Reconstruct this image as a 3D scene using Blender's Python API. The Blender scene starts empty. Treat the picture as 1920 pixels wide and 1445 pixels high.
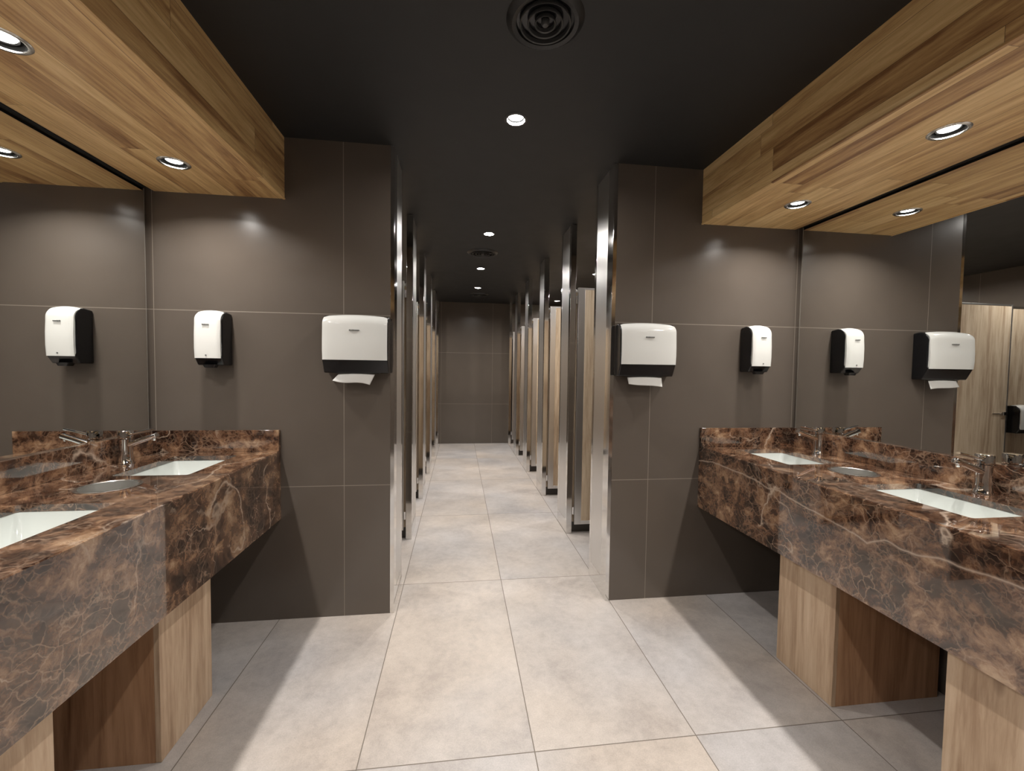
import bpy, bmesh, math, random
from mathutils import Vector, Matrix
PI = math.pi
random.seed(7)
S = bpy.context.scene
C = S.collection

# ------------------------------------------------------------------ camera, world, exposure
F_PX = 785.77
cd = bpy.data.cameras.new('camera'); cam = bpy.data.objects.new('camera', cd); C.objects.link(cam)
cd.sensor_fit = 'HORIZONTAL'; cd.sensor_width = 36.0; cd.lens = F_PX / 1920 * 36.0
cd.clip_start = 0.02; cd.clip_end = 60
r_ = Vector((0.99209141, -0.1248044, 0.01336013)); u_ = Vector((-0.00830651, 0.04092525, 0.99912768)); f_ = Vector((0.12524229, 0.99133697, -0.0395649))
m = Matrix((r_, u_, -f_)).transposed().to_4x4(); m.translation = Vector((0, 0, 1.333))
cam.matrix_world = m
S.camera = cam
w = bpy.data.worlds.new('world'); S.world = w; w.use_nodes = True
w.node_tree.nodes['Background'].inputs[0].default_value = (0.02, 0.02, 0.022, 1)
w.node_tree.nodes['Background'].inputs[1].default_value = 0.2
S.view_settings.view_transform = 'Standard'; S.view_settings.look = 'None'
S.view_settings.gamma = 1.0; S.view_settings.use_curve_mapping = False
S.view_settings.exposure = 0.0
W_SOFFIT = 7.6     # watts given off by one soffit spotlight
W_CEIL = 12.3      # ... by a ceiling downlight in the washroom
W_CORR = 19.0      # ... by a ceiling downlight in the corridor
W_STALL = 13.0     # ... by a ceiling downlight over a stall

# ------------------------------------------------------------------ dimensions
D = 2.288; E = 7.437; ZC = 2.484; XL = -1.514; XR = 1.996
XLC, XRC = -0.915, 1.402          # counter fronts
XLS, XRS = -0.885, 1.376          # soffit fronts
ZT, ZB, ZS, ZF = 0.895, 0.537, 1.005, 2.178
YR = -1.9                         # wall behind the camera
SL, SR = -1.85, 2.37              # outer walls of the stalls

# ------------------------------------------------------------------ node helpers
class NT:
    def __init__(s, name):
        s.m = bpy.data.materials.new(name); s.m.use_nodes = True
        s.t = s.m.node_tree; s.b = s.t.nodes['Principled BSDF']
    def n(s, k, **kw):
        nd = s.t.nodes.new(k)
        for a, b in kw.items(): setattr(nd, a, b)
        return nd
    def l(s, a, b): s.t.links.new(a, b)
    def inp(s, sock, v):
        if isinstance(v, (int, float)): sock.default_value = v
        elif isinstance(v, tuple): sock.default_value = v
        else: s.l(v, sock)
    def math(s, op, a, b=0.0, c=0.0):
        nd = s.n('ShaderNodeMath', operation=op)
        s.inp(nd.inputs[0], a); s.inp(nd.inputs[1], b); s.inp(nd.inputs[2], c)
        return nd.outputs[0]
    def pos(s):
        g = s.n('ShaderNodeNewGeometry'); return g.outputs['Position']
    def sep(s, v):
        q = s.n('ShaderNodeSeparateXYZ'); s.l(v, q.inputs[0]); return q.outputs
    def comb(s, x, y, z):
        q = s.n('ShaderNodeCombineXYZ')
        for i, v in enumerate((x, y, z)): s.inp(q.inputs[i], v)
        return q.outputs[0]
    def noise(s, v, sc, det=4, rough=.5, dist=0):
        q = s.n('ShaderNodeTexNoise'); s.l(v, q.inputs['Vector'])
        q.inputs['Scale'].default_value = sc; q.inputs['Detail'].default_value = det
        q.inputs['Roughness'].default_value = rough; q.inputs['Distortion'].default_value = dist
        return q
    def ramp(s, f, stops):
        q = s.n('ShaderNodeValToRGB'); s.l(f, q.inputs[0]); e = q.color_ramp.elements
        while len(e) < len(stops): e.new(.5)
        for i, (p, c) in enumerate(stops):
            e[i].position = p; e[i].color = (c[0], c[1], c[2], 1) if isinstance(c, tuple) else (c, c, c, 1)
        return q.outputs[0]
    def mix(s, f, a, b, mode='MIX'):
        q = s.n('ShaderNodeMix', data_type='RGBA', blend_type=mode)
        s.inp(q.inputs[0], f)
        for i, v in ((6, a), (7, b)):
            if isinstance(v, tuple): q.inputs[i].default_value = (v[0], v[1], v[2], 1)
            else: s.l(v, q.inputs[i])
        return q.outputs[2]
    def vmath(s, op, a, b):
        q = s.n('ShaderNodeVectorMath', operation=op); s.inp(q.inputs[0], a); s.inp(q.inputs[1], b); return q.outputs[0]
    def bump(s, h, st, d=.01):
        q = s.n('ShaderNodeBump'); q.inputs['Strength'].default_value = st; q.inputs['Distance'].default_value = d
        s.l(h, q.inputs['Height']); s.l(q.outputs[0], s.b.inputs['Normal'])
    def set(s, **kw):
        for k, v in kw.items():
            k = k.replace('_', ' ')
            if isinstance(v, tuple): s.b.inputs[k].default_value = (v[0], v[1], v[2], 1)
            elif isinstance(v, (int, float)): s.b.inputs[k].default_value = v
            else: s.l(v, s.b.inputs[k])
        return s.m
    def line(s, c, x0, wd, half):      # 1 on the joint lines of a 1D grid
        a = s.math('DIVIDE', s.math('SUBTRACT', c, x0), wd)
        f = s.math('FRACT', s.math('ADD', a, 0.5))
        dd = s.math('MULTIPLY', s.math('ABSOLUTE', s.math('SUBTRACT', f, 0.5)), wd)
        return s.math('LESS_THAN', dd, half)

def plain(name, col, rough=.5, metal=0, **kw):
    t = NT(name)
    nz = t.noise(t.pos(), 9, 1)
    t.set(Base_Color=col, Metallic=metal, **kw)
    t.set(Roughness=t.math('ADD', t.math('MULTIPLY', nz.outputs[0], .06), rough - .03))
    return t.m

def tile_wall(name, axis, x0, base=(.107, .088, .072)):
    t = NT(name); p = t.pos(); q = t.sep(p); a = q[axis]
    g = t.math('MAXIMUM', t.line(a, x0, .9, .0016), t.line(q[2], .704, .9, .0018))
    n1 = t.noise(p, 1.3, 3); n2 = t.noise(p, 7, 4)
    v = t.math('ADD', t.math('MULTIPLY', n1.outputs[0], .35), t.math('MULTIPLY', n2.outputs[0], .25))
    col = t.mix(v, tuple(c * .82 for c in base), tuple(c * 1.22 for c in base))
    col = t.mix(g, col, (.20, .17, .135))
    t.set(Base_Color=col, Specular_IOR_Level=.5)
    t.set(Roughness=t.math('ADD', t.math('MULTIPLY', g, .4), t.math('ADD', .20, t.math('MULTIPLY', n2.outputs[0], .06))))
    t.bump(t.math('SUBTRACT', 1.0, g), .25, .002)
    return t.m

def floor_mat():
    t = NT('floor_tile'); p = t.pos(); q = t.sep(p)
    g = t.math('MAXIMUM', t.line(q[0], .2725, .6, .0019), t.line(q[1], 1.387, 1.2, .0019))
    ix = t.math('FLOOR', t.math('DIVIDE', t.math('SUBTRACT', q[0], .2725), .6)); iy = t.math('FLOOR', t.math('DIVIDE', t.math('SUBTRACT', q[1], 1.387), 1.2))
    wn = t.n('ShaderNodeTexWhiteNoise', noise_dimensions='3D'); t.l(t.comb(ix, iy, 0.0), wn.inputs[0])
    off = t.vmath('ADD', p, t.vmath('MULTIPLY', wn.outputs['Color'], (9.0, 9.0, 9.0)))
    n1 = t.noise(off, 3.2, 7, .68, .3); n2 = t.noise(off, 26, 6, .75); n3 = t.noise(p, 220, 2)
    v = t.math('ADD', t.math('MULTIPLY', n1.outputs[0], .6), t.math('MULTIPLY', n2.outputs[0], .4))
    col = t.ramp(v, [(.36, (.365, .33, .305)), (.5, (.46, .42, .385)), (.64, (.54, .495, .455))])
    warm = t.ramp(t.noise(off, 1.1, 3).outputs[0], [(.35, (.94, .97, 1.03)), (.65, (1.05, 1.0, .95))])
    col = t.mix(1.0, col, warm, 'MULTIPLY')
    sp = t.ramp(n3.outputs[0], [(.35, .90), (.6, 1.0)])
    col = t.mix(1.0, col, sp, 'MULTIPLY')
    col = t.mix(g, col, (.17, .145, .12))
    t.set(Base_Color=col, Specular_IOR_Level=.45)
    t.set(Roughness=t.math('ADD', t.math('MULTIPLY', g, .3), t.ramp(n2.outputs[0], [(.3, .36), (.7, .50)])))
    t.bump(t.math('SUBTRACT', t.math('MULTIPLY', n2.outputs[0], .15), g), .25, .002)
    return t.m

def marble(name, seed, long_vein=False):
    t = NT(name); p = t.vmath('ADD', t.pos(), (seed, seed * .7, seed * .3))
    w1 = t.noise(p, 2.6, 3, .5); w2 = t.noise(p, 26, 3, .55)
    d = t.vmath('MULTIPLY', t.vmath('SUBTRACT', w1.outputs['Color'], (.5, .5, .5)), (.20, .20, .20))
    d2 = t.vmath('MULTIPLY', t.vmath('SUBTRACT', w2.outputs['Color'], (.5, .5, .5)), (.040, .040, .040))
    pp = t.vmath('ADD', t.vmath('ADD', p, d), d2)
    base = t.noise(pp, 12, 8, .68, .3); patch = t.noise(p, 3.1, 3, .5, .5)
    bv = t.math('ADD', t.math('MULTIPLY', base.outputs[0], .72), t.math('MULTIPLY', patch.outputs[0], .28))
    col = t.ramp(bv, [(.39, (.007, .004, .003)), (.465, (.030, .013, .008)), (.525, (.105, .051, .028)), (.58, (.23, .130, .073)), (.67, (.44, .30, .19))])
    def veins(sc, wd, src, lo, hi):
        v = t.n('ShaderNodeTexVoronoi', feature='DISTANCE_TO_EDGE'); t.l(src, v.inputs['Vector']); v.inputs['Scale'].default_value = sc
        a = t.ramp(v.outputs[0], [(0, 1.0), (wd * .35, .55), (wd, 0.0)])
        b = t.ramp(t.noise(p, 2.3 + sc * .15, 4).outputs[0], [(lo, 0.0), (hi, 1.0)])
        return t.math('MULTIPLY', a, b)
    def isoline(sc, off, wd, lo, hi):
        a = t.math('ABSOLUTE', t.math('SUBTRACT', t.noise(t.vmath('ADD', pp, (off, off, off)), sc, 2, .4).outputs[0], .5))
        a = t.ramp(a, [(0, 1.0), (wd * .5, .8), (wd, 0.0)])
        return t.math('MULTIPLY', a, t.ramp(t.noise(p, 2.0 + off * .1, 3).outputs[0], [(lo, 0.0), (hi, 1.0)]))
    fine = t.math('MULTIPLY', veins(44, .17, pp, .36, .60), .50)
    mid = t.math('MULTIPLY', veins(19, .055, pp, .42, .60), .65)
    col = t.mix(fine, col, (.25, .155, .10))
    col = t.mix(mid, col, (.33, .225, .155))
    col = t.mix(t.math('MULTIPLY', isoline(1.9, 2.0, .0045, .47, .52), .9), col, (.50, .39, .30))
    col = t.mix(t.math('MULTIPLY', isoline(3.3, 7.0, .006, .52, .60), .7), col, (.42, .32, .24))
    if long_vein:      # the one long pale vein that crosses the right apron
        q = t.sep(t.pos()); wob = t.noise(t.pos(), 9, 4, .6)
        zc = t.n('ShaderNodeFloatCurve'); t.l(t.math('DIVIDE', q[1], 2.5), zc.inputs['Value'])
        c = zc.mapping.curves[0]; pts = VEIN
        c.points[0].location = (0, pts[0][1]); c.points[1].location = (1, pts[-1][1])
        for y, z in pts: c.points.new(y / 2.5, z)
        for q_ in c.points: q_.handle_type = 'VECTOR'
        zc.mapping.update()
        dz = t.math('ABSOLUTE', t.math('ADD', t.math('SUBTRACT', q[2], zc.outputs[0]), t.math('MULTIPLY', t.math('SUBTRACT', wob.outputs[0],   .5), .022)))
        lv = t.ramp(dz, [(0, 1.0), (.0018, .7), (.0048, 0.0)])
        lv = t.math('MULTIPLY', lv, t.math('LESS_THAN', q[0], 1.5))
        col = t.mix(t.math('MULTIPLY', lv, .8), col, (.44, .34, .265))
    t.set(Base_Color=col, Roughness=.06, Specular_IOR_Level=.6, Coat_Weight=1.0, Coat_Roughness=.015, Coat_IOR=1.6)
    return t.m

def grain(t, across, along, third, seed, fine=70.):
    v = t.comb(t.math('MULTIPLY', across, 1.0), t.math('ADD', t.math('MULTIPLY', along, .07), seed), t.math('MULTIPLY', third, .3))
    a = t.noise(v, 9, 5, .6, 1.2); b = t.noise(v, fine, 5, .7, .3)
    return a.outputs[0], b.outputs[0]

def plank_mat(name, off):
    t = NT(name); p = t.pos(); q = t.sep(p)
    wd = .1035
    ac = t.math('ADD', t.math('ADD', q[0], q[2]), off)
    k = t.math('FLOOR', t.math('DIVIDE', ac, wd))
    wn = t.n('ShaderNodeTexWhiteNoise', noise_dimensions='1D'); t.l(k, wn.inputs['W'])
    al = t.math('ADD', q[1], t.math('MULTIPLY', wn.outputs[0], 3.7))
    kl = t.math('FLOOR', t.math('DIVIDE', al, 1.25))
    w2 = t.n('ShaderNodeTexWhiteNoise', noise_dimensions='2D'); t.l(t.comb(k, kl, 0.0), w2.inputs['Vector'])
    sd = t.math('MULTIPLY', w2.outputs[0], 31.0)
    a, b = grain(t, t.math('ADD', ac, sd), q[1], 0.0, sd)
    v = t.math('ADD', t.math('ADD', t.math('MULTIPLY', a, .50), t.math('MULTIPLY', b, .36)), t.math('ADD', .02, t.math('MULTIPLY', w2.outputs[0], .12)))
    col = t.ramp(v, [(.36, (.22, .105, .040)), (.445, (.42, .245, .100)), (.53, (.60, .395, .175)), (.64, (.76, .55, .28))])
    g = t.math('MAXIMUM', t.line(ac, 0, wd, .0008), t.line(al, 0, 1.25, .0007))
    col = t.mix(t.math('MULTIPLY', g, .75), col, (.05, .025, .012))
    t.set(Base_Color=col, Specular_IOR_Level=.4)
    t.set(Roughness=t.math('ADD', .32, t.math('MULTIPLY', b, .15)))
    t.bump(t.math('SUBTRACT', t.math('MULTIPLY', b, .2), g), .2, .001)
    return t.m

def oak_mat(name, tint=1.0, strips=.29):
    t = NT(name); p = t.pos(); q = t.sep(p)
    ac = t.math('ADD', q[0], q[1])
    k = t.math('FLOOR', t.math('DIVIDE', ac, strips))
    wn = t.n('ShaderNodeTexWhiteNoise', noise_dimensions='1D'); t.l(k, wn.inputs['W'])
    a, b = grain(t, t.math('ADD', ac, t.math('MULTIPLY', wn.outputs[0], 7.0)), q[2], 0.0, wn.outputs[0], 55)
    v = t.math('ADD', t.math('ADD', t.math('MULTIPLY', a, .62), t.math('MULTIPLY', b, .34)), t.math('MULTIPLY', wn.outputs[0], .06))
    tn = tint if isinstance(tint, tuple) else (tint,) * 3
    c = lambda r, g, bb: (r * tn[0], g * tn[1], bb * tn[2])
    col = t.ramp(v, [(.32, c(.17, .095, .056)), (.43, c(.34, .225, .143)), (.54, c(.49, .355, .24)), (.66, c(.59, .45, .325))])
    vo = t.n('ShaderNodeTexVoronoi', feature='F1'); t.l(t.comb(ac, 0.0, t.math('MULTIPLY', q[2], .45)), vo.inputs['Vector']); vo.inputs['Scale'].default_value = 4.2
    kn = t.ramp(vo.outputs[0], [(.02, .55), (.075, 0.0)])
    col = t.mix(kn, col, (.10, .05, .028))
    t.set(Base_Color=col, Specular_IOR_Level=.35)
    t.set(Roughness=t.math('ADD', .42, t.math('MULTIPLY', b, .15)))
    t.bump(b, .12, .001)
    return t.m

def emit(name, col, st):
    t = NT(name); t.set(Base_Color=(.8, .8, .8)); t.b.inputs['Emission Color'].default_value = (*col, 1); t.b.inputs['Emission Strength'].default_value = st
    return t.m

VEIN = [(.90, .80), (1.043, .795), (1.108, .775), (1.147, .775), (1.198, .785), (1.261, .748), (1.30, .76), (1.433, .78), (1.522, .788), (1.62, .802), (1.657, .812), (1.731, .807), (1.818, .818), (1.914, .826), (2.134, .829), (2.284, .811)]
LC = (1.0, .958, .912)
M = dict(
    wallF=tile_wall('dark_wall_tile', 0, -.599), wallFR=tile_wall('dark_wall_tile_right', 0, 1.09), wallE=tile_wall('dark_wall_tile_end', 0, .583),
    wallS=tile_wall('dark_wall_tile_side', 1, .488), floor=floor_mat(),
    ceil=plain('black_ceiling_paint', (.0125, .0125, .012), .6), mL=marble('dark_marble', 3.1), mR=marble('dark_marble_right', 11.7, True),
    plank=plank_mat('plank_wood', .08), plankR=plank_mat('plank_wood_right', .021), oak=oak_mat('oak_laminate'), oakD=oak_mat('door_laminate', (1.10, 1.20, 1.26), .31),
    chrome=plain('polished_steel', (.76, .75, .73), .10, 1), steel=plain('brushed_pilaster_steel', (.74, .73, .715), .27, 1), tap=plain('chrome', (.82, .82, .83), .06, 1), rim=plain('brushed_steel', (.66, .65, .62), .22, 1),
    mirror=plain('mirror_silver', (.86, .87, .86), .03, 1), matte=plain('matte_black', (.004, .004, .004), .8), black=plain('black_plastic', (.006, .006, .007), .22), white=plain('white_plastic', (.68, .68, .65), .13),
    liner=plain('steel_liner', (.60, .59, .56), .42, 1), oakB=oak_mat('oak_side', (.80, .62, .50), .31), ceramic=plain('white_ceramic', (.52, .545, .52), .10), paper=plain('paper', (.70, .69, .66), .85), mark=plain('grey_mark', (.14, .14, .135), .5),
    dark=plain('dark_metal', (.012, .012, .012), .35), ring=plain('black_ring', (.035, .035, .034), .38), edge=plain('glass_edge', (.42, .40, .36), .2, .6),
    lens=emit('lit_lens', LC, 40), pl=plain('dark_plinth', (.035, .028, .022), .4))
for k, rv in (('steel', .32), ('chrome', .08), ('white', .13), ('black', .2), ('tap', .05)):
    q = M[k].node_tree
    for lk in list(q.links):
        if lk.to_socket.name == 'Roughness': q.links.remove(lk)
    q.nodes['Principled BSDF'].inputs['Roughness'].default_value = rv
mm = M['mirror'].node_tree
for lk in list(mm.links):
    if lk.to_socket.name == 'Roughness': mm.links.remove(lk)
mm.nodes['Principled BSDF'].inputs['Roughness'].default_value = 0.0

# ------------------------------------------------------------------ geometry helpers
def obj(name, bm, m, parent=None, smooth=False, bevel=0, seg=2):
    bmesh.ops.recalc_face_normals(bm, faces=bm.faces)
    me = bpy.data.meshes.new(name); bm.to_mesh(me); bm.free()
    o = bpy.data.objects.new(name, me); C.objects.link(o); me.materials.append(m)
    if parent: o.parent = parent
    if smooth:
        for f in me.polygons: f.use_smooth = True
        me.set_sharp_from_angle(angle=math.radians(38))
    if bevel:
        b = o.modifiers.new('b', 'BEVEL'); b.width = bevel; b.segments = seg; b.limit_method = 'ANGLE'; b.angle_limit = math.radians(40)
        for f in me.polygons: f.use_smooth = True
        me.set_sharp_from_angle(angle=math.radians(60))
    return o
def bx(bm, x0, x1, y0, y1, z0, z1):
    vs = [bm.verts.new((x, y, z)) for x in (x0, x1) for y in (y0, y1) for z in (z0, z1)]
    for f in ((0, 1, 3, 2), (4, 6, 7, 5), (0, 4, 5, 1), (2, 3, 7, 6), (0, 2, 6, 4), (1, 5, 7, 3)): bm.faces.new([vs[i] for i in f])
    return bm
def box(*a): return bx(bmesh.new(), *a)
def lathe(prof, n=40, axis='Z', bm=None, o=(0, 0, 0), close=False):
    bm = bm or bmesh.new(); rings = []
    for r, z in prof:
        if r < 1e-6: rings.append([bm.verts.new(Vector(o) + Vector((0, 0, z)))]); continue
        rings.append([bm.verts.new(Vector(o) + Vector((r * math.cos(2 * PI * i / n), r * math.sin(2 * PI * i / n), z))) for i in range(n)])
    prs = list(zip(rings, rings[1:])) + ([(rings[-1], rings[0])] if close else [])
    for a, b in prs:
        if len(a) == 1 and len(b) == 1: continue
        for i in range(n):
            j = (i + 1) % n
            if len(a) == 1: bm.faces.new((a[0], b[j], b[i]))
            elif len(b) == 1: bm.faces.new((a[i], a[j], b[0]))
            else: bm.faces.new((a[i], a[j], b[j], b[i]))
    return bm
def rrect(cx, cy, hx, hy, r, z, n=6):
    pts = []
    for sx, sy, a0 in ((1, 1, 0), (-1, 1, 90), (-1, -1, 180), (1, -1, 270)):
        for i in range(n + 1):
            a = math.radians(a0 + 90 * i / n)
            pts.append((cx + sx * (hx - r) + r * math.cos(a), cy + sy * (hy - r) + r * math.sin(a), z))
    return pts
def loft(rings, cap0=False, cap1=False, bm=None):
    bm = bm or bmesh.new(); R = [[bm.verts.new(p) for p in r] for r in rings]; n = len(R[0])
    for a, b in zip(R, R[1:]):
        for i in range(n): bm.faces.new((a[i], a[(i + 1) % n], b[(i + 1) % n], b[i]))
    if cap0: bm.faces.new(R[0])
    if cap1: bm.faces.new(R[-1])
    return bm
def extr(prof, x0, x1, bm=None):           # (y,z) profile extruded along X
    return loft([[(x0, y, z) for y, z in prof], [(x1, y, z) for y, z in prof]], True, True, bm)
def tube(pts, r, n=18, bm=None, flat=1.0, rs=None):
    bm = bm or bmesh.new(); R = []
    for i, p in enumerate(pts):
        p = Vector(p); d = (Vector(pts[min(i + 1, len(pts) - 1)]) - Vector(pts[max(i - 1, 0)])).normalized()
        s = d.cross(Vector((0, 0, 1))); s = s.normalized() if s.length > .01 else Vector((1, 0, 0)); u = s.cross(d)
        rr = rs[i] if rs else r
        R.append([tuple(p + rr * (math.cos(2 * PI * k / n) * s + flat * math.sin(2 * PI * k / n) * u)) for k in range(n)])
    return loft(R, True, True, bm)
def cut(o, cutters):                        # carve the cutters out of o and drop them
    mods = []
    for c in cutters:
        md = o.modifiers.new('c', 'BOOLEAN'); md.object = c; md.operation = 'DIFFERENCE'; md.solver = 'EXACT'
    dg = bpy.context.evaluated_depsgraph_get(); dg.update()
    me = bpy.data.meshes.new_from_object(o.evaluated_get(dg)); o.modifiers.clear(); o.data = me
    for c in cutters: bpy.data.objects.remove(c)
def empty(name, loc, rz=0):
    o = bpy.data.objects.new(name, None); C.objects.link(o); o.location = loc; o.rotation_euler = (0, 0, rz); o.empty_display_size = .05; return o
def tag(o, label=None, cat=None, group=None, kind=None):
    if label: o['label'] = label
    if cat: o['category'] = cat
    if group: o['group'] = group
    if kind: o['kind'] = kind
    return o
def struct(name, bm, m, label=None, cat=None, **kw):
    return tag(obj(name, bm, m, **kw), label, cat, kind='structure')
def dup(root, loc, rz=None):
    r = root.copy(); C.objects.link(r); r.location = loc
    if rz is not None: r.rotation_euler = (0, 0, rz)
    for ch in root.children:
        c = ch.copy(); C.objects.link(c); c.parent = r
        for g in ch.children:
            d = g.copy(); C.objects.link(d); d.parent = c
    return r

# ------------------------------------------------------------------ room shell
struct('floor', box(SL - .1, SR + .1, YR - .1, E + .1, -.06, 0), M['floor'], 'pale beige grey large-format floor tiles with thin dark joints', 'floor')
ceiling = struct('ceiling', box(SL - .1, SR + .1, YR - .1, E + .1, ZC, ZC + .12), M['ceil'], 'flat matt black painted ceiling over washroom and corridor', 'ceiling')
struct('wall_front_left', box(SL - .1, -.362, D, D + .10, 0, ZC), M['wallF'], 'dark brown tiled wall left of the corridor opening, carrying soap and towel dispensers', 'wall')
struct('wall_front_right', box(.870, SR + .1, D, D + .10, 0, ZC), M['wallFR'], 'dark brown tiled wall right of the corridor opening, carrying towel and soap dispensers', 'wall')
struct('wall_end', box(SL - .1, SR + .1, E, E + .1, 0, ZC), M['wallE'], 'dark brown tiled wall closing the far end of the stall corridor', 'wall')
struct('wall_left', box(XL - .12, XL - .02, YR, D, 0, ZC), M['wallS'], 'dark tiled side wall behind the left mirror', 'wall')
struct('wall_right', box(XR + .02, XR + .12, YR, D, 0, ZC), M['wallS'], 'dark tiled side wall behind the right mirror', 'wall')
struct('wall_rear', box(XL - .12, XR + .12, YR - .1, YR, 0, ZC), M['wallF'], 'dark tiled wall behind the viewer', 'wall')
struct('wall_stall_left', box(SL - .1, SL, D + .1, E, 0, ZC), M['wallS'], 'dark tiled wall at the back of the left stalls', 'wall')
struct('wall_stall_right', box(SR, SR + .1, D + .1, E, 0, ZC), M['wallS'], 'dark tiled wall at the back of the right stalls', 'wall')

# ------------------------------------------------------------------ wooden soffits over the counters
sofL = tag(obj('wooden_soffit', box(XL + .012, XLS, YR, D, ZF, ZC), M['plank']), 'golden plank-clad box soffit hanging over the left counter and mirror', 'soffit', 'wooden soffits over the counters')
sofR = tag(obj('wooden_soffit', box(XRS, XR - .012, YR, D, ZF, ZC), M['plankR']), 'golden plank-clad box soffit hanging over the right counter and mirror', 'soffit', 'wooden soffits over the counters')
sofL.data.transform(Matrix.Translation((.014, 0, 0))); sofR.data.transform(Matrix.Translation((-.014, 0, 0)))
for o, x in ((sofL, XLS), (sofR, XRS)):
    for v in o.data.vertices:
        if abs(v.co.x - x) < .03: v.co.x = x

struct('gap_shade_1', box(XL + .001, XL + .0255, YR, D - .001, ZF + .012, ZF + .020), M['matte'], 'black strip standing in for the shade in the gap between the left soffit and the mirror', 'shadow gap')  # matt black strips put the gap's shade into colour
struct('gap_shade_2', box(XR - .0255, XR - .001, YR, D - .001, ZF + .012, ZF + .020), M['matte'], 'black strip standing in for the shade in the gap between the right soffit and the mirror', 'shadow gap')
for o, x, s in ((sofL, XLS, 1), (sofR, XRS, -1)):
    obj('corner_bead', box(*sorted((x - s * .008, x + s * .0035)), YR, D, ZF - .0035, ZF + .004), M['plank'], o, bevel=.001)
    obj('back_edge_shade', box(*sorted((x - s * (.603 if s > 0 else .594), x - s * (.6025 if s > 0 else .5935))), YR, D - .001, ZF + .0005, ZF + .012), M['matte'], o)  # matt black plate paints shade onto the soffit's rear face
LAMPS_L = [(-1.195, y) for y in (1.96, 1.29, .62, -.05, -.72, -1.39)]
LAMPS_R = [(1.68, y) for y in (1.946, 1.29, .62, -.05, -.72, -1.39)]
LAMPS_C = [(.25, 1.967), (.243, 3.627), (.236, 4.884), (.252, 6.04), (.25, .30), (.25, -1.30)]
LAMPS_S = [(x, 2.89 + 1.01 * k) for x in (-1.10, 1.62) for k in range(5)]
def carve(o, pts, z, r, h):
    cs = []
    for x, y in pts:
        bm = lathe([(0, z - .02), (r, z - .02), (r, z + h), (0, z + h)], 32, o=(x, y, 0)); cs.append(obj('cutter', bm, M['dark']))
    cut(o, cs)
carve(sofL, LAMPS_L, ZF, .050, .07); carve(sofR, LAMPS_R, ZF, .050, .07); carve(ceiling, LAMPS_C + LAMPS_S, ZC, .046, .07)

def downlight(x, y, z, r, name, label, group, power, rec, tilt=0):
    t = empty(name, (x, y, z)); tag(t, label, 'ceiling light', group)
    obj('trim_ring', lathe([(r - .004, .0), (r - .004, -.004), (r + .004, -.004), (r + .008, -.001), (r + .008, .0), (r - .001, .0)], 40, close=True), M['rim'] if tilt else M['ring'], t, smooth=True)
    obj('reflector', lathe([(r - .002, 0), (r * .80, rec), (r * .78, .055), (r * .2, .06), (0, .06), (0, .064), (r - .001, .064), (r - .001, 0)], 40), M['matte'], t, smooth=True)
    lr = .028 if tilt else .033
    obj('lens', lathe([(0, rec), (lr, rec), (lr + .001, rec + .003), (lr, rec + .012), (0, rec + .012)], 32), M['lens'], t)
    ld = bpy.data.lights.new('lamp', 'AREA'); ld.shape = 'DISK'; ld.size = lr * 2; ld.energy = power; ld.color = LC
    if tilt: ld.spread = math.radians(142)
    lo = bpy.data.objects.new('lamp', ld); C.objects.link(lo); lo.parent = t; lo.location = (0, 0, rec - .0015)
    obj('bezel', lathe([(lr + .001, rec + .001), (lr + .005, rec - .002), (lr + .006, rec + .014), (lr + .001, rec + .014)], 32, close=True), M['dark'], t, smooth=True)
    return t
ordn = ['nearest the far wall', 'second from the far wall']
for side, L in (('left', LAMPS_L), ('right', LAMPS_R)):
    for i, (x, y) in enumerate(L):
        lab = ('round recessed spotlight in the %s wooden soffit, %s' % (side, ordn[i])) if i < 2 else 'round recessed spotlight in the %s wooden soffit, outside the photo, %s from the far wall' % (side, ('third', 'fourth', 'fifth', 'sixth')[i - 2])
        if i == 0: lab = 'lit round recessed spotlight in the %s wooden soffit, above the far basin' % side
        if i == 1: lab = 'lit round recessed spotlight in the %s wooden soffit, above the nearer basin' % side
        downlight(x, y, ZF, .050, 'recessed_spotlight', lab, 'spotlights in the %s wooden soffit' % side, W_SOFFIT, .008, 1)
clab = ['brightest and nearest small ceiling downlight, in front of the corridor opening', 'small ceiling downlight in the corridor just before the round vent', 'small ceiling downlight in the corridor, second from its far end', 'small ceiling downlight farthest down the corridor, near the end wall']
for i, (x, y) in enumerate(LAMPS_C):
    downlight(x, y, ZC, .046, 'ceiling_downlight', clab[i] if i < 4 else 'small ceiling downlight outside the photo, %s' % ('straight above the viewer', 'behind the viewer near the rear wall')[i - 4], 'downlights along the black ceiling', W_CORR if 0 < i < 4 else W_CEIL, .010)

for i, (x, y) in enumerate(LAMPS_S):
    sd = 'left' if i < 5 else 'right'; k = i % 5
    downlight(x, y, ZC, .046, 'stall_downlight', 'small ceiling downlight over the %s %s-hand stall of the corridor' % (('nearest', 'second', 'third', 'fourth', 'farthest')[k], sd), 'downlights over the stalls', W_STALL, .010)

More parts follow.
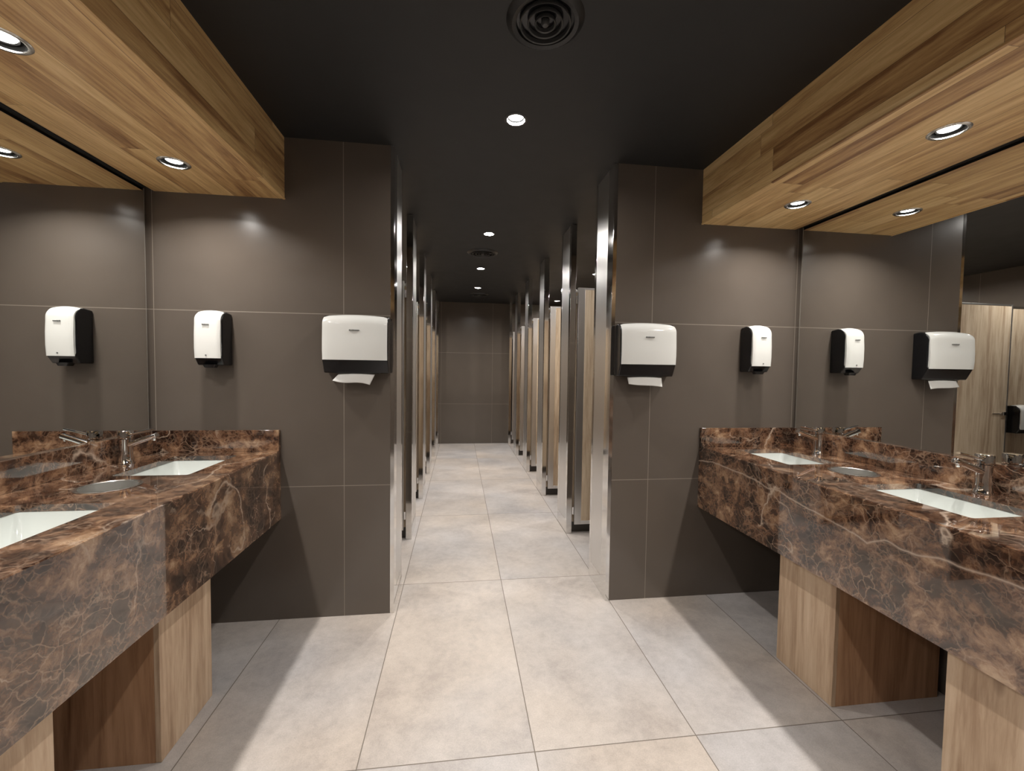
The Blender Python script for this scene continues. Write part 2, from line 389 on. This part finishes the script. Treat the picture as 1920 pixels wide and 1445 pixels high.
def vent(x, y, r, label):
    t = empty('ceiling_vent', (x, y, ZC)); tag(t, label, 'ceiling vent', 'round ceiling vents')
    obj('backing', lathe([(0, -.001), (r * .96, -.001), (r * .96, -.003), (0, -.003)], 48), M['black'], t)
    obj('rim', lathe([(r * .84, -.002), (r * .86, -.012), (r * .98, -.016), (r * 1.13, -.004), (r * 1.15, 0), (r * .84, 0)], 64, close=True), M['dark'], t, smooth=True)
    for k in (.70, .47, .26):
        obj('louvre_ring', lathe([(r * k, -.004), (r * (k + .015), -.016), (r * (k + .05), -.018), (r * (k + .06), -.015), (r * (k + .03), -.004)], 56, close=True), M['ring'], t, smooth=True)
    obj('hub', lathe([(0, -.004), (r * .12, -.004), (r * .12, -.014), (r * .08, -.020), (0, -.022)], 32), M['ring'], t, smooth=True)
vent(.272, 1.405, .112, 'large black round ceiling vent with concentric rings, at top centre nearest the viewer')
vent(.222, 4.23, .135, 'black round ceiling vent in the corridor behind the second downlight')
vent(.30, 6.60, .13, 'black round ceiling vent at the far end of the corridor')

# ------------------------------------------------------------------ mirrors
for side, x, s in (('left', XL, -1), ('right', XR, 1)):
    t = empty('wall_mirror', (x, 0, ZS)); tag(t, 'tall frameless mirror covering the %s wall above the marble splashback' % side, 'mirror', 'mirrors over the counters')
    a, b = sorted((0, s * .005)); obj('glass', box(a, b, YR + .02, D - .030, 0, 1.20), M['mirror'], t)
    a, b = sorted((s * .001, s * .006)); obj('edge_strip', box(a, b, D - .030, D - .025, 0, ZF - ZS), M['edge'], t)
    a, b = sorted((s * .0055, s * .019)); obj('backing', box(a, b, YR + .02, D - .035, 0, 1.17), M['dark'], t)

# ------------------------------------------------------------------ marble counters
CY0 = -1.0
SINKS = [1.985, 1.265]; BINY = 1.645
def counter(side, xf, xw, s, m, sx, binx):
    # s: +1 when the wall is at larger x
    t = empty('marble_counter', (0, 0, 0)); tag(t, 'brown veined marble vanity counter along the %s wall with deep front apron' % side, 'counter', 'marble vanity counters')
    a, b = sorted((xf, xw + s * .015)); xb = xw + s * .015; e = .003
    prof = [(xf, ZT - .022), (xf, ZT - e), (xf + s * e, ZT), (xb, ZT), (xb, ZT - .022)]
    top = obj('countertop', loft([[(x, CY0, z) for x, z in prof], [(x, D - .001, z) for x, z in prof]], True, True), m, t)
    cs = []
    for y in SINKS: cs.append(obj('cutter', loft([rrect(sx, y, .138, .186, .012, ZT - .05), rrect(sx, y, .138, .186, .012, ZT + .05)], True, True), m))
    cs.append(obj('cutter', lathe([(0, ZT - .05), (.084, ZT - .05), (.084, ZT + .05), (0, ZT + .05)], 48, o=(binx, BINY, 0)), m))
    cut(top, cs)
    a, b = sorted((xf, xf + s * .022)); obj('front_apron', box(a, b, CY0, D - .001, ZB, ZT - .022), m, t)
    a, b = sorted((xw - s * .020, xw)); obj('splashback', box(a, b, CY0, D - .021, ZT + .0002, ZS), m, t, bevel=.0012)
    a, b = sorted((xf, xw)); obj('side_splashback', box(a, b, D - .020, D - .001, ZT + .0002, ZS - .001), m, t, bevel=.0012)
    return t
counter('left', XLC, XL, -1, M['mL'], -1.205, -1.235)
counter('right', XRC, XR, 1, M['mR'], 1.700, 1.745)

# basins
bm = loft([rrect(0, 0, .158, .206, .02, -.0228), rrect(0, 0, .1385, .1865, .014, -.0228), rrect(0, 0, .136, .184, .018, -.040), rrect(0, 0, .118, .160, .028, -.125),
           rrect(0, 0, .100, .140, .03, -.142), rrect(0, 0, .035, .04, .03, -.150), rrect(0, 0, .022, .022, .0219, -.153)])
bm2 = loft([rrect(0, 0, .158, .206, .02, -.0228), rrect(0, 0, .158, .206, .02, -.034), rrect(0, 0, .146, .194, .03, -.036), rrect(0, 0, .126, .168, .03, -.140), rrect(0, 0, .10, .14, .03, -.158)], False, True, bm)
bas0 = empty('wash_basin', (-1.205, SINKS[0], ZT))
obj('bowl', bm2, M['ceramic'], bas0, smooth=True)
obj('drain', lathe([(0, -.1535), (.010, -.1535), (.012, -.151), (.021, -.151), (.024, -.1515), (.024, -.1575), (0, -.1575)], 28), M['tap'], bas0, smooth=True)
GB = 'rectangular basins set in the counters'
tag(bas0, 'white rectangular undermount basin in the left counter, farther one by the soap dispenser wall', 'sink', GB)
tag(dup(bas0, (-1.205, SINKS[1], ZT)), 'white rectangular undermount basin in the left counter, nearer one cut by the photo edge', 'sink', GB)
tag(dup(bas0, (1.700, SINKS[0], ZT)), 'white rectangular undermount basin in the right counter, farther one beside the tiled wall', 'sink', GB)
tag(dup(bas0, (1.700, SINKS[1], ZT)), 'white rectangular undermount basin in the right counter, nearer one in front of the waste hole', 'sink', GB)

# waste chutes
wc = empty('waste_chute', (-1.235, BINY, ZT))
obj('rim', lathe([(.080, .0005), (.092, .0005), (.093, .002), (.089, .0035), (.0825, .0035), (.080, .001)], 56, close=True), M['rim'], wc, smooth=True)
obj('liner', lathe([(.0825, .003), (.0805, .001), (.0805, -.15), (0, -.15), (0, -.152), (.083, -.152), (.083, .0)], 56), M['liner'], wc, smooth=True)
GW = 'round steel waste holes in the counters'
tag(wc, 'round steel-lined waste hole in the left marble counter between the basins', 'waste bin', GW)
tag(dup(wc, (1.745, BINY, ZT)), 'round steel-lined waste hole in the right marble counter between the basins', 'waste bin', GW)

# taps : built with the spout pointing to +x
tp = empty('basin_tap', (-1.453, 2.03, ZT))
obj('body', lathe([(0, .0006), (.030, .0006), (.030, .004), (.027, .008), (.0245, .030), (.0235, .045), (.0235, .108), (.021, .1085), (0, .1085)], 36), M['tap'], tp, smooth=True)
cp = obj('cap', lathe([(0, .110), (.0235, .110), (.0265, .113), (.0265, .142), (.0245, .146), (0, .147)], 36), M['tap'], tp, smooth=True)
obj('lever', tube([(.020, 0, .128), (.05, 0, .1365), (.085, 0, .1455), (.116, 0, .152)], .007, 14, None, .5, [.0115, .0105, .0100, .0080]), M['tap'], cp, smooth=True)
sp = obj('spout', tube([(.012, 0, .082), (.04, 0, .093), (.08, 0, .108), (.112, 0, .119), (.125, 0, .1235), (.1265, 0, .124)], .0135, 20, None, .8, [.0155, .015, .0145, .0145, .0145, .012]), M['tap'], tp, smooth=True)
obj('aerator', lathe([(0, .0), (.007, .0), (.0085, .002), (.0085, .012), (0, .012)], 20, o=(.112, 0, .100)), M['tap'], sp, smooth=True)
kb = obj('lift_rod', tube([(-.015, 0, .070), (-.030, 0, .070), (-.030, 0, .070)], .004, 12), M['tap'], tp, smooth=True)
GT = 'chrome basin taps'
tag(tp, 'chrome single-lever tap at the farther basin of the left counter', 'tap', GT)
tag(dup(tp, (1.937, 2.035, ZT), PI), 'chrome single-lever tap at the farther basin of the right counter', 'tap', GT)
tag(dup(tp, (1.935, 1.310, ZT), PI), 'chrome single-lever tap at the nearer basin of the right counter, largest one in view', 'tap', GT)

# pedestals
GP = 'oak pedestals under the counters'
def pedestal(x0, x1, y0, y1, label, seam):
    t = empty('cabinet_pedestal', ((x0 + x1) / 2, (y0 + y1) / 2, 0)); tag(t, label, 'cabinet', GP)
    ox, oy = (x0 + x1) / 2, (y0 + y1) / 2
    s = -1 if abs(x0) < abs(x1) else 1            # side the front faces
    xf = x0 if s < 0 else x1
    a, b = (x0 + .018, x1) if s < 0 else (x0, x1 - .018)
    o = obj('body', box(a - ox, b - ox, y0 - oy, y1 - oy, 0, .715), M['oakB'], t, bevel=.0008)
    a, b = sorted((xf, xf - s * .0178)); obj('front_panel', box(a - ox, b - ox, y0 - oy - .0005, y1 - oy + .0005, .001, .714), M['oak'], t, bevel=.0012)
pedestal(-1.49, -.978, 1.487, 1.777, 'pale oak box pedestal under the left marble counter, farther one fully in view', 0)
pedestal(-1.49, -.978, .83, 1.122, 'pale oak box pedestal under the left counter, nearer one at the bottom left corner', 0)
pedestal(1.485, 1.975, 1.448, 1.740, 'pale oak box pedestal under the right marble counter, farther one fully in view', 0)
pedestal(1.485, 1.975, .78, 1.068, 'pale oak box pedestal under the right counter, nearer one at the bottom right corner', 0)

# ------------------------------------------------------------------ dispensers
def arc(cx, cy, rx, ry, a0, a1, n):
    return [(cx + rx * math.cos(math.radians(a0 + (a1 - a0) * i / n)), cy + ry * math.sin(math.radians(a0 + (a1 - a0) * i / n))) for i in range(n + 1)]
def dispenser(w, h, d, chin, label, cat, name, group, bot_d=None, mark_w=.05, dot=False):
    # front faces -y, wall at y=0, base at z=0
    t = empty(name, (0, 0, 0)); tag(t, label, cat, group)
    bd = bot_d or d * .62
    # dark housing: profile (y, z)
    rt = .055
    hp = [(0, 0), (-bd, 0), (-d + .010, chin + .004)] + [(-d + .018, chin + .014)] + [(-d + .018, h - rt - .02)] + [(y, z) for y, z in arc(-d + rt + .016, h - rt - .004, rt, rt - .002, 180, 90, 7)] + [(0, h - .012)]
    obj('housing', extr(hp, -w / 2, w / 2), M['black'], t, smooth=True, bevel=.006, seg=3)
    # pale cover wraps front and top; bowed, rounded corners, slightly narrower on top
    out = [(-d - .004, chin), (-d - .007, chin + .05), (-d - .006, h * .55), (-d - .002, h - rt - .012)] + [(y, z) for y, z in arc(-d + rt - .001, h - rt + .0, rt, rt, 175, 92, 9)] + [(-.030, h + .000)]
    N = 15; bm = bmesh.new(); cols = []
    for j in range(N):
        u = -1 + 2 * j / (N - 1)
        bow = .007 * u * u
        rd = 1 - (max(0, abs(u) - .86) / .14) ** 2 * .5
        cl = []
        for k, (y, z) in enumerate(out):
            f = k / (len(out) - 1)
            wx = (w / 2 - .003) * (1 - .030 * max(0, f - .35))
            edge = max(0, abs(u) - .90) / .10
            rr = .006 * edge * edge
            yy = y + (bow + rr) * (1 - .6 * f) ; zz = z - (rr + .012 * u * u) * f * .8
            cl.append(((wx) * u, yy, zz))
        cols.append(cl)
    V = [[bm.verts.new(p) for p in c] for c in cols]
    VI = [[bm.verts.new((p[0] * .975, min(p[1] + .012, -.004), p[2] - (.012 if k > len(out) // 2 else -.000))) for k, p in enumerate(c)] for c in cols]
    K = len(out)
    for j in range(N - 1):
        for k in range(K - 1):
            bm.faces.new((V[j][k], V[j + 1][k], V[j + 1][k + 1], V[j][k + 1])); bm.faces.new((VI[j][k], VI[j][k + 1], VI[j + 1][k + 1], VI[j + 1][k]))
        bm.faces.new((V[j][0], VI[j][0], VI[j + 1][0], V[j + 1][0])); bm.faces.new((V[j][-1], V[j + 1][-1], VI[j + 1][-1], VI[j][-1]))
    for k in range(K - 1):
        bm.faces.new((V[0][k], V[0][k + 1], VI[0][k + 1], VI[0][k])); bm.faces.new((V[-1][k], VI[-1][k], VI[-1][k + 1], V[-1][k + 1]))
    cv = obj('cover', bm, M['white'], t, smooth=True)
    # small grey wordmark, unreadable in the photo: a row of little strokes
    bm = bmesh.new(); zc = h * .725; rnd = random.Random(5); x = -mark_w / 2; n = 9; st = mark_w / n
    yq = -d - .0076
    for i in range(n):
        hh = .0034 if i in (0, 3) else .0025
        bx(bm, x, x + st * .72, yq - .0006, yq + .004, zc - hh, zc + hh * .8); x += st
    obj('wordmark', bm, M['mark'], cv)
    if dot:
        q = obj('level_mark', lathe([(0, 0), (.0035, 0), (.0035, .002), (0, .002)], 16), M['mark'], cv)
        q.rotation_euler = (PI / 2, 0, 0); q.location = (0, -d - .0055, chin + .014)
    return t
GS = 'white and black soap dispensers'; GTW = 'white and black paper towel dispensers'
so = dispenser(.122, .268, .112, .034, 'white and black soap dispenser on the tiled wall above the left counter', 'soap dispenser', 'soap_dispenser', GS, .075, .030, True)
obj('nozzle', loft([rrect(0, -.078, .022, .016, .006, -.012), rrect(0, -.078, .030, .020, .006, .004)], True, True), M['black'], so, smooth=True)
so.location = (-1.200, D - .0005, 1.331)
tag(dup(so, (1.700, D - .0005, 1.333)), 'white and black soap dispenser on the tiled wall above the right counter')
tw = dispenser(.320, .296, .106, .066, 'white and black paper towel dispenser on the left tiled wall beside the corridor opening', 'paper towel dispenser', 'towel_dispenser', GTW, .062, .050)
obj('bottom_slot', box(-.11, .11, -.060, -.012, -.002, .004), M['dark'], tw)
tw.location = (-.520, D - .0005, 1.301)
tag(dup(tw, (1.031, D - .0005, 1.301)), 'white and black paper towel dispenser on the right tiled wall beside the corridor opening')

def sheet(name, x0, x1, bl, br, y0, z0, label, wav):
    bm = bmesh.new(); N, K = 18, 8; V = []
    for j in range(N + 1):
        u = j / N; c = []
        zb = bl + (br - bl) * u - wav * math.sin(PI * 2 * u) * .6
        for k in range(K + 1):
            v = k / K
            xt = x0[0] + (x0[1] - x0[0]) * u; xb = x1[0] + (x1[1] - x1[0]) * u
            c.append(bm.verts.new((xt + (xb - xt) * v, y0 - .018 * v - wav * .9 * v * math.sin(5.0 * u + .6) - .006 * math.sin(PI * u) * (1 - v), z0 - .004 * (1 - math.sin(PI * u)) * (1 - v) + (zb - z0) * v)))
        V.append(c)
    for j in range(N):
        for k in range(K): bm.faces.new((V[j][k], V[j + 1][k], V[j + 1][k + 1], V[j][k + 1]))
    o = obj(name, bm, M['paper'], smooth=True); sm = o.modifiers.new('s', 'SOLIDIFY'); sm.thickness = .0009
    return tag(o, label, 'paper towel', 'paper towel sheets hanging from the dispensers')
yS = D - .050
sheet('paper_towel', (-.612, -.432), (-.636, -.455), 1.262, 1.241, yS, 1.2985, 'crumpled white paper towel sheet hanging from the left towel dispenser', .008)
sheet('paper_towel', (.930, 1.130), (.931, 1.129), 1.258, 1.243, yS, 1.2985, 'straight white paper towel sheet hanging from the right towel dispenser', .003)

# ------------------------------------------------------------------ stalls
YP = [2.2885, 3.280, 4.300, 5.320, 6.345]      # near edge of each pilaster; the last pilaster meets the end wall
PW = .310; DT = .024
ORD = ['first', 'second', 'third', 'fourth', 'fifth', 'sixth']
FAR = ['nearest', 'second', 'third', 'fourth', 'farthest']
def pilaster(side, i, x0, x1, y0, y1):
    t = empty('stall_pilaster', ((x0 + x1) / 2, (y0 + y1) / 2, 0))
    tag(t, 'floor-to-ceiling polished steel stall pilaster, %s from the viewer on the %s side of the corridor' % (ORD[i], side), 'pilaster', 'steel stall pilasters')
    hx, hy = (x1 - x0) / 2, (y1 - y0) / 2
    obj('panel', box(-hx, hx, -hy, hy, .0, ZC - .001), M['steel'], t)
    for a in (-1, 1):
        y0, y1 = sorted((a * (hy + .0012), a * (hy - (.085 if a < 0 and i == 0 else .045 if a < 0 else .03))))
        obj('edge_trim', box(-hx - .0012, hx + .0012, y0, y1, .001, ZC - .0015), M['chrome'], t, bevel=.0008)
    s = 1 if side == 'left' else -1                 # side facing the corridor
    a, b = sorted((s * hx, s * (hx + .0009)))
    obj('floor_reflection', box(a, b, -hy + .029, hy - .029, .002, .105), M['chrome'], t)  # polished strip added to stand in for the bright floor reflection
    return t
def door_stall(side, i, xh, yh, wd, ang):
    # leaf hinged at the near edge of the far pilaster, swung into the stall; local x runs into the stall
    s = -1 if side == 'left' else 1
    t = empty('stall_door', (xh, yh, 0)); t.rotation_euler = (0, 0, s * math.radians(ang))
    tag(t, 'open oak stall door with steel edges, %s from the viewer on the %s side of the corridor' % (FAR[i] if i in (0, 4) else FAR[i], side), 'stall door', 'open stall doors')
    a, b = sorted((s * .008, s * wd)); z0, z1 = .078, 1.985
    fr = .056
    a2, b2 = sorted((s * (.008 + fr), s * (wd - .016)))
    obj('panel', box(a2, b2, -DT / 2, DT / 2, z0 + .03, z1 - .016), M['oakD'], t)
    bm = bmesh.new()
    c, d = sorted((s * .008, s * (.008 + fr))); bx(bm, c, d, -DT / 2 - .001, DT / 2 + .001, z0, z1)
    c, d = sorted((s * (wd - .016), s * wd)); bx(bm, c, d, -DT / 2 - .001, DT / 2 + .001, z0, z1)
    bx(bm, a2, b2, -DT / 2 - .001, DT / 2 + .001, z0, z0 + .03); bx(bm, a2, b2, -DT / 2 - .001, DT / 2 + .001, z1 - .016, z1)
    obj('steel_frame', bm, M['steel'], t, bevel=.001)
    for z in (.16, 1.86):
        obj('hinge', lathe([(0, z), (.007, z), (.007, z + .06), (0, z + .06)], 16, o=(0, 0, 0)), M['tap'], t, smooth=True)
    lk = obj('lock', loft([rrect(s * (wd - .035), 0, .030, .022, .008, .965), rrect(s * (wd - .035), 0, .030, .022, .008, .995)], True, True), M['tap'], t, smooth=True)
    obj('light_line', box(*sorted((s * (wd - .17), s * (wd - .05))), -DT / 2 - .006, -DT / 2, .977, .983), M['tap'], t)  # chrome bar stands in for a thin line of reflected light
    return t
def partition(side, i, x0, x1, y):
    t = empty('stall_partition', ((x0 + x1) / 2, y, 0)); h = (x1 - x0) / 2
    tag(t, 'oak stall partition on dark plinth, %s from the viewer on the %s side of the corridor' % (ORD[i], side), 'partition', 'stall partitions')
    obj('panel', box(-h, h, -.014, .014, .085, 1.955), M['oakD'], t)
    obj('plinth', box(-h, h, -.012, .012, 0, .085), M['pl'], t)
    obj('top_rail', box(-h, h, -.016, .016, 1.955, 1.975), M['rim'], t)
for side, xc, s, xo in (('left', -.358, -1, SL), ('right', .875, 1, SR)):
    for i, y in enumerate(YP):
        if i == 0:
            x0, x1 = (-.3615, -.343) if side == 'left' else (.850, .8695)
            pilaster(side, 0, x0, x1, y, y + PW)
        else:
            a, b = sorted((xc, xc + s * .042)); pilaster(side, i, a, b, y, y + PW)
    a, b = sorted((xc, xc + s * .042)); pilaster(side, 5, a, b, E - .075, E - .001)
    hy = YP[1:] + [E - .075]
    for i, y in enumerate(hy):
        door_stall(side, i, xc + s * .052, y - .006, .655, 1.5 if i < 4 else 2.0)
        if i < 4:
            a, b = sorted((xc + s * .043, xo)); partition(side, i, a, b, y + .045)

# roll dispenser in the first left stall (seen in the right mirror)
rd = dispenser(.250, .262, .120, .040, 'white and black roll dispenser inside the nearest left stall, seen in the right mirror', 'toilet paper dispenser', 'paper_roll_dispenser', None, .085, .040)
rd.location = (-1.220, YP[1] + .045 - .0145, .80)
